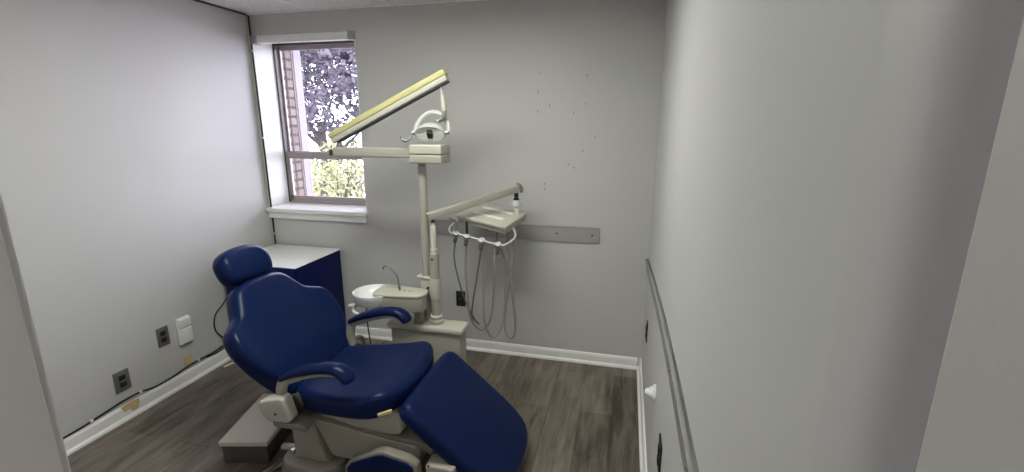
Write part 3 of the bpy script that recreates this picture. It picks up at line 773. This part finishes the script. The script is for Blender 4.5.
ring = [BC + Vector((.118 * math.cos(a), .112 * math.sin(a), .545)) for a in [math.radians(x) for x in range(120, 335, 12)]]
obj('support_ring', tube(nb(), ring, .009, 10), 'white', cu)
obj('water_valve', lathe(nb(), [(.008, .10), (.012, .122), (.012, .135), (.007, .14), (.007, .15), (0, .152)], BC + Vector((0, 0, .575)), (-.9, -.25, -.08), 14), 'white', cu)
for a in (150, 210, 280):
    bm = nb(); r = math.radians(a); q = BC + Vector((.095 * math.cos(r), .095 * math.sin(r), 0))
    tube(bm, [q * 1 + Vector((.020 * math.cos(r), .016 * math.sin(r), .545)), q + Vector((0, 0, .605))], .004, 8); obj('ring_strut', bm, 'metal', cu)
q = BC + Vector((-.055, .0, 0))
obj('drain_tube', tube(nb(), [q + Vector((0, 0, .575)), q + Vector((.005, 0, .40)), q + Vector((.03, .01, .15)), q + Vector((.07, .02, .03)), q + Vector((.12, .02, .012)), (-1.326, 2.40, .06)], .004, 8, 8), 'dark', cu)

# ================================================================== INSTRUMENT TRAY ON ITS ARM
it = thing('instrument_tray', 'cream instrument tray on a sloping arm with grey hoses looping below', 'instrument tray', (-.79, 2.68, 1.07))
E0 = Vector((CX, CY, 1.10)); E1 = Vector((-.628, 2.755, 1.222)); dd = (E1 - E0).normalized(); sdv = Vector((-dd.y, dd.x, 0)).normalized(); upv = sdv.cross(dd) * -1
if upv.z < 0: upv = -upv
def farm(s, h, w): return tuple(E0 + dd * s + upv * h + sdv * w)
La = (E1 - E0).length
bm = nb(); prism(bm, [(-.03, -.020), (La, -.020), (La, .022), (-.03, .022)], -.02, .02, farm, .005)
obj('arm', bm, 'cream', it)
obj('arm_cap', prism(nb(), [(La - .004, -.022), (La + .014, -.030), (La + .022, .0), (La + .008, .034), (La - .004, .026)], -.022, .022, farm, .004), 'taupe', it)
obj('arm_pivot', lathe(nb(), [(.018, 1.0625), (.018, 1.0635), (.010, 1.064), (.010, 1.075), (.018, 1.082)], (CX, CY, 0), n=16), 'black', it)
K = E1 + Vector((-.012, -.008, -.02))
obj('swivel', lathe(nb(), [(.010, .0), (.014, -.008), (.014, -.028), (.010, -.034), (.018, -.04), (.018, -.05)], K, n=16), 'black', it)
obj('swivel_cup', lathe(nb(), [(.014, -.048), (.022, -.052), (.031, -.066), (.029, -.088), (.018, -.094)], K, n=20), 'lampw', it)
# tray body
TC = Vector((-.775, 2.678, 1.073)); yaw, tx, ty = math.radians(-12.7), math.radians(6.2), math.radians(7.5)
TR = Matrix.Rotation(yaw, 3, 'Z') @ Matrix.Rotation(tx, 3, 'X') @ Matrix.Rotation(ty, 3, 'Y')
def ft(a, b, h): return TC + TR @ Vector((a, b, h))
tr_ = obj('tray', box(nb(), ft(0, 0, -.009), (.335, .298, .018), .004, TR), 'creamlt', it)
obj('tray_body', box(nb(), ft(.004, .004, -.034), (.318, .282, .030), .005, TR), 'cream', it)
for b, w in ((.075, .21), (-.045, .20)):
    obj('strip', box(nb(), ft(.0, b, .0015), (w, .034, .003), .001, TR), 'strip', tr_)
obj('tray_post', tube(nb(), [K + Vector((0, 0, -.10)), ft(.12, .11, -.02)], .012, 10), 'white', it)
# holder bar below the front edge
hb = [ft(-.155, -.08, -.045), ft(-.172, -.14, -.060), ft(-.155, -.190, -.088), ft(-.115, -.20, -.093), ft(.0, -.20, -.094), ft(.15, -.20, -.094), ft(.195, -.185, -.088), ft(.215, -.11, -.062), ft(.165, -.04, -.040)]
obj('holder_bar', tube(nb(), hb, .0065, 10, 6), 'lampw', it)
hp_ = [(-.125, -.197), (-.050, -.20), (.050, -.20), (.155, -.198)]
for i, (a, b) in enumerate(hp_):
    c = ft(a, b - .005, -.096)
    bm = nb(); lathe(bm, [(.013, -.018), (.018, -.012), (.018, .014), (.012, .018)], c, (.15, -.6, .75), 16)
    hl = obj('holder', bm, 'lampw', it)
    obj('socket', lathe(nb(), [(.0, .0), (.010, .0), (.011, .020), (.009, .032), (0, .034)], c + Vector((0, -.008, -.018)), (.0, -.55, -.8), 14), 'dark', hl)
# handpieces standing in the left holders
c = ft(hp_[0][0], hp_[0][1], -.08)
hq = obj('syringe', tube(nb(), [c + Vector((-.002, 0, -.02)), c + Vector((-.004, 0, .045)), c + Vector((-.008, -.004, .07))], [.010, .009, .007], 12), 'metal', it)
obj('syringe_tip', tube(nb(), [c + Vector((-.008, -.004, .066)), c + Vector((-.030, -.01, .078)), c + Vector((-.040, -.012, .083))], .005, 8), 'chrome', hq)
bm = nb(); tube(bm, [c + Vector((-.012, -.008, .05)), c + Vector((-.034, -.014, .03)), c + Vector((-.040, -.015, .005)), c + Vector((-.024, -.01, -.014))], .0045, 8, 5)
obj('syringe_hook', bm, 'white', hq)
c = ft(hp_[1][0], hp_[1][1], -.08)
obj('handpiece', tube(nb(), [c + Vector((0, 0, -.03)), c + Vector((-.001, 0, .03)), c + Vector((-.002, 0, .075))], [.008, .008, .006], 12), 'black', it)
# hoses: from a holder down in a loop and back up to the rear of the tray
def hose(pts, r, m): obj('hose', tube(nb(), pts, r, 8, 8), m, it)
def P(x, z, y): return (x, y, z)
h0, h1, h2, h3 = [ft(a, b, -.105) for a, b in hp_]
def lp(points): return [tuple(p) if not isinstance(p, Vector) else tuple(p) for p in points]
LOOPS = [
    ([h0, P(-0.969, 0.810, 2.53), P(-0.929, 0.580, 2.56), P(-0.884, 0.430, 2.60), P(-0.852, 0.365, 2.63)], .0050, 'hosedk'),
    ([h1, P(-0.899, 0.770, 2.53), P(-0.896, 0.550, 2.55), P(-0.889, 0.450, 2.56), P(-0.862, 0.375, 2.58), P(-0.824, 0.345, 2.60), P(-0.784, 0.390, 2.62), P(-0.759, 0.530, 2.63), P(-0.752, 0.780, 2.64), ft(.02, .05, -.05)], .0075, 'hose'),
    ([h2, P(-0.827, 0.710, 2.52), P(-0.872, 0.530, 2.57), P(-0.896, 0.430, 2.62), P(-0.899, 0.365, 2.66)], .0050, 'hosedk'),
    ([h2 + Vector((.018, 0, 0)), P(-0.784, 0.690, 2.52), P(-0.787, 0.460, 2.53), P(-0.774, 0.370, 2.55), P(-0.741, 0.315, 2.57), P(-0.702, 0.365, 2.59), P(-0.681, 0.480, 2.60), P(-0.672, 0.680, 2.61), P(-0.668, 0.830, 2.62), ft(.105, .02, -.05)], .0075, 'hose'),
    ([h3 + Vector((.010, 0, 0)), P(-0.646, 0.810, 2.53), P(-0.619, 0.630, 2.55), P(-0.604, 0.450, 2.57), P(-0.609, 0.350, 2.58), P(-0.639, 0.313, 2.59), P(-0.674, 0.360, 2.60), P(-0.672, 0.480, 2.61), P(-0.652, 0.680, 2.63), P(-0.632, 0.880, 2.64), ft(.14, .06, -.05)], .0075, 'hose'),
]
for pts, r, m in LOOPS: hose(lp(pts), r, m)

# ================================================================== LIGHTS (lamps of the place), SKY
def panel_light(label, c, s, st):
    """surface-mounted fitting: white end caps and spine, a diffuser hanging 5 cm below the ceiling"""
    t = thing('ceiling_light', label, 'ceiling light', c)
    x, y, z = c
    if s[0] > s[1]:
        obj('spine', box2(nb(), (x - s[0] / 2, y - s[1] / 2 + .03, z - .012), (x + s[0] / 2, y + s[1] / 2 - .03, z), .003), 'white', t)
        for k in (-1, 1):
            obj('end_cap', box2(nb(), (x + k * s[0] / 2, y - s[1] / 2, z - .055), (x + k * (s[0] / 2 + .02), y + s[1] / 2, z - .002), .004), 'white', t)
        for k in (-1, 1):
            obj('side_reflector', box2(nb(), (x - s[0] / 2, y + k * (s[1] / 2 - .012), z - .055), (x + s[0] / 2, y + k * s[1] / 2, z - .002), .003), 'white', t)
        bm = nb(); box2(bm, (x - s[0] / 2 + .001, y - s[1] / 2 + .0125, z - .046), (x + s[0] / 2 - .001, y + s[1] / 2 - .0125, z - .036))
        obj('diffuser', bm, emit('diffuser_' + label[:5], (.985, 1, .92, 1), st), t)
        return
    obj('spine', box2(nb(), (x - s[0] / 2 + .03, y - s[1] / 2, z - .012), (x + s[0] / 2 - .03, y + s[1] / 2, z), .003), 'white', t)
    for k in (-1, 1):
        obj('end_cap', box2(nb(), (x - s[0] / 2, y + k * s[1] / 2, z - .055), (x + s[0] / 2, y + k * (s[1] / 2 + .02), z - .002), .004), 'white', t)
    bm = nb(); prism(bm, [(x - s[0] / 2 + .02, z - .013), (x - s[0] / 2, z - .035), (x - s[0] / 2 + .05, z - .05), (x + s[0] / 2 - .05, z - .05), (x + s[0] / 2, z - .035), (x + s[0] / 2 - .02, z - .013)], y - s[1] / 2, y + s[1] / 2, XZ)
    obj('diffuser', bm, emit('diffuser_' + label[:5], (1, .985, .92, 1), st), t)
panel_light('long ceiling light above the chair', (-1.0, 1.62, H - .005), (1.1, .36), 22.5)
panel_light('small ceiling light in the hall behind the doorway', (-.16, -.75, H - .005), (.36, .6), 16)

W = bpy.data.worlds.new('sky'); S.world = W; W.use_nodes = True
bg = W.node_tree.nodes['Background']; bg.inputs['Color'].default_value = (.86, .86, 1.0, 1); bg.inputs['Strength'].default_value = 13.5
sun = bpy.data.lights.new('sun', 'SUN'); sun.energy = 4.0; sun.angle = .05; sun.color = (1, .95, .86)
so_ = bpy.data.objects.new('sun', sun); COL.objects.link(so_); so_.rotation_euler = (math.radians(38), 0, math.radians(-30))
pl = bpy.data.lights.new('window_portal', 'AREA'); pl.shape = 'RECTANGLE'; pl.size = .80; pl.size_y = 1.2
pl.cycles.is_portal = True
po = bpy.data.objects.new('window_portal', pl); COL.objects.link(po); po.location = ((WX0 + WX1) / 2, D + REV + .06, (WZ0 + WZ1) / 2)
po.rotation_euler = (math.radians(-90), 0, 0)

# ================================================================== CAMERA
f, p, y, r = 467.5, math.radians(13.429), math.radians(13.648), math.radians(.124)
F = Vector((-math.sin(y) * math.cos(p), math.cos(y) * math.cos(p), -math.sin(p))); Rr = Vector((math.cos(y), math.sin(y), 0)); U = Rr.cross(F)
R2 = math.cos(r) * Rr + math.sin(r) * U; U2 = -math.sin(r) * Rr + math.cos(r) * U
cam = bpy.data.cameras.new('camera'); cam.sensor_width = 36; cam.lens = f / 1024 * 36; cam.clip_start = .02
co = bpy.data.objects.new('camera', cam); COL.objects.link(co)
mw = Matrix((R2, U2, -F)).transposed().to_4x4(); mw.translation = (0, 0, 1.6); co.matrix_world = mw
S.camera = co

S.view_settings.view_transform = 'Standard'; S.view_settings.look = 'None'; S.view_settings.gamma = 1
S.view_settings.use_curve_mapping = False; S.view_settings.exposure = 0.10
S.cycles.use_denoising = True
S.cycles.max_bounces = 10; S.cycles.diffuse_bounces = 6
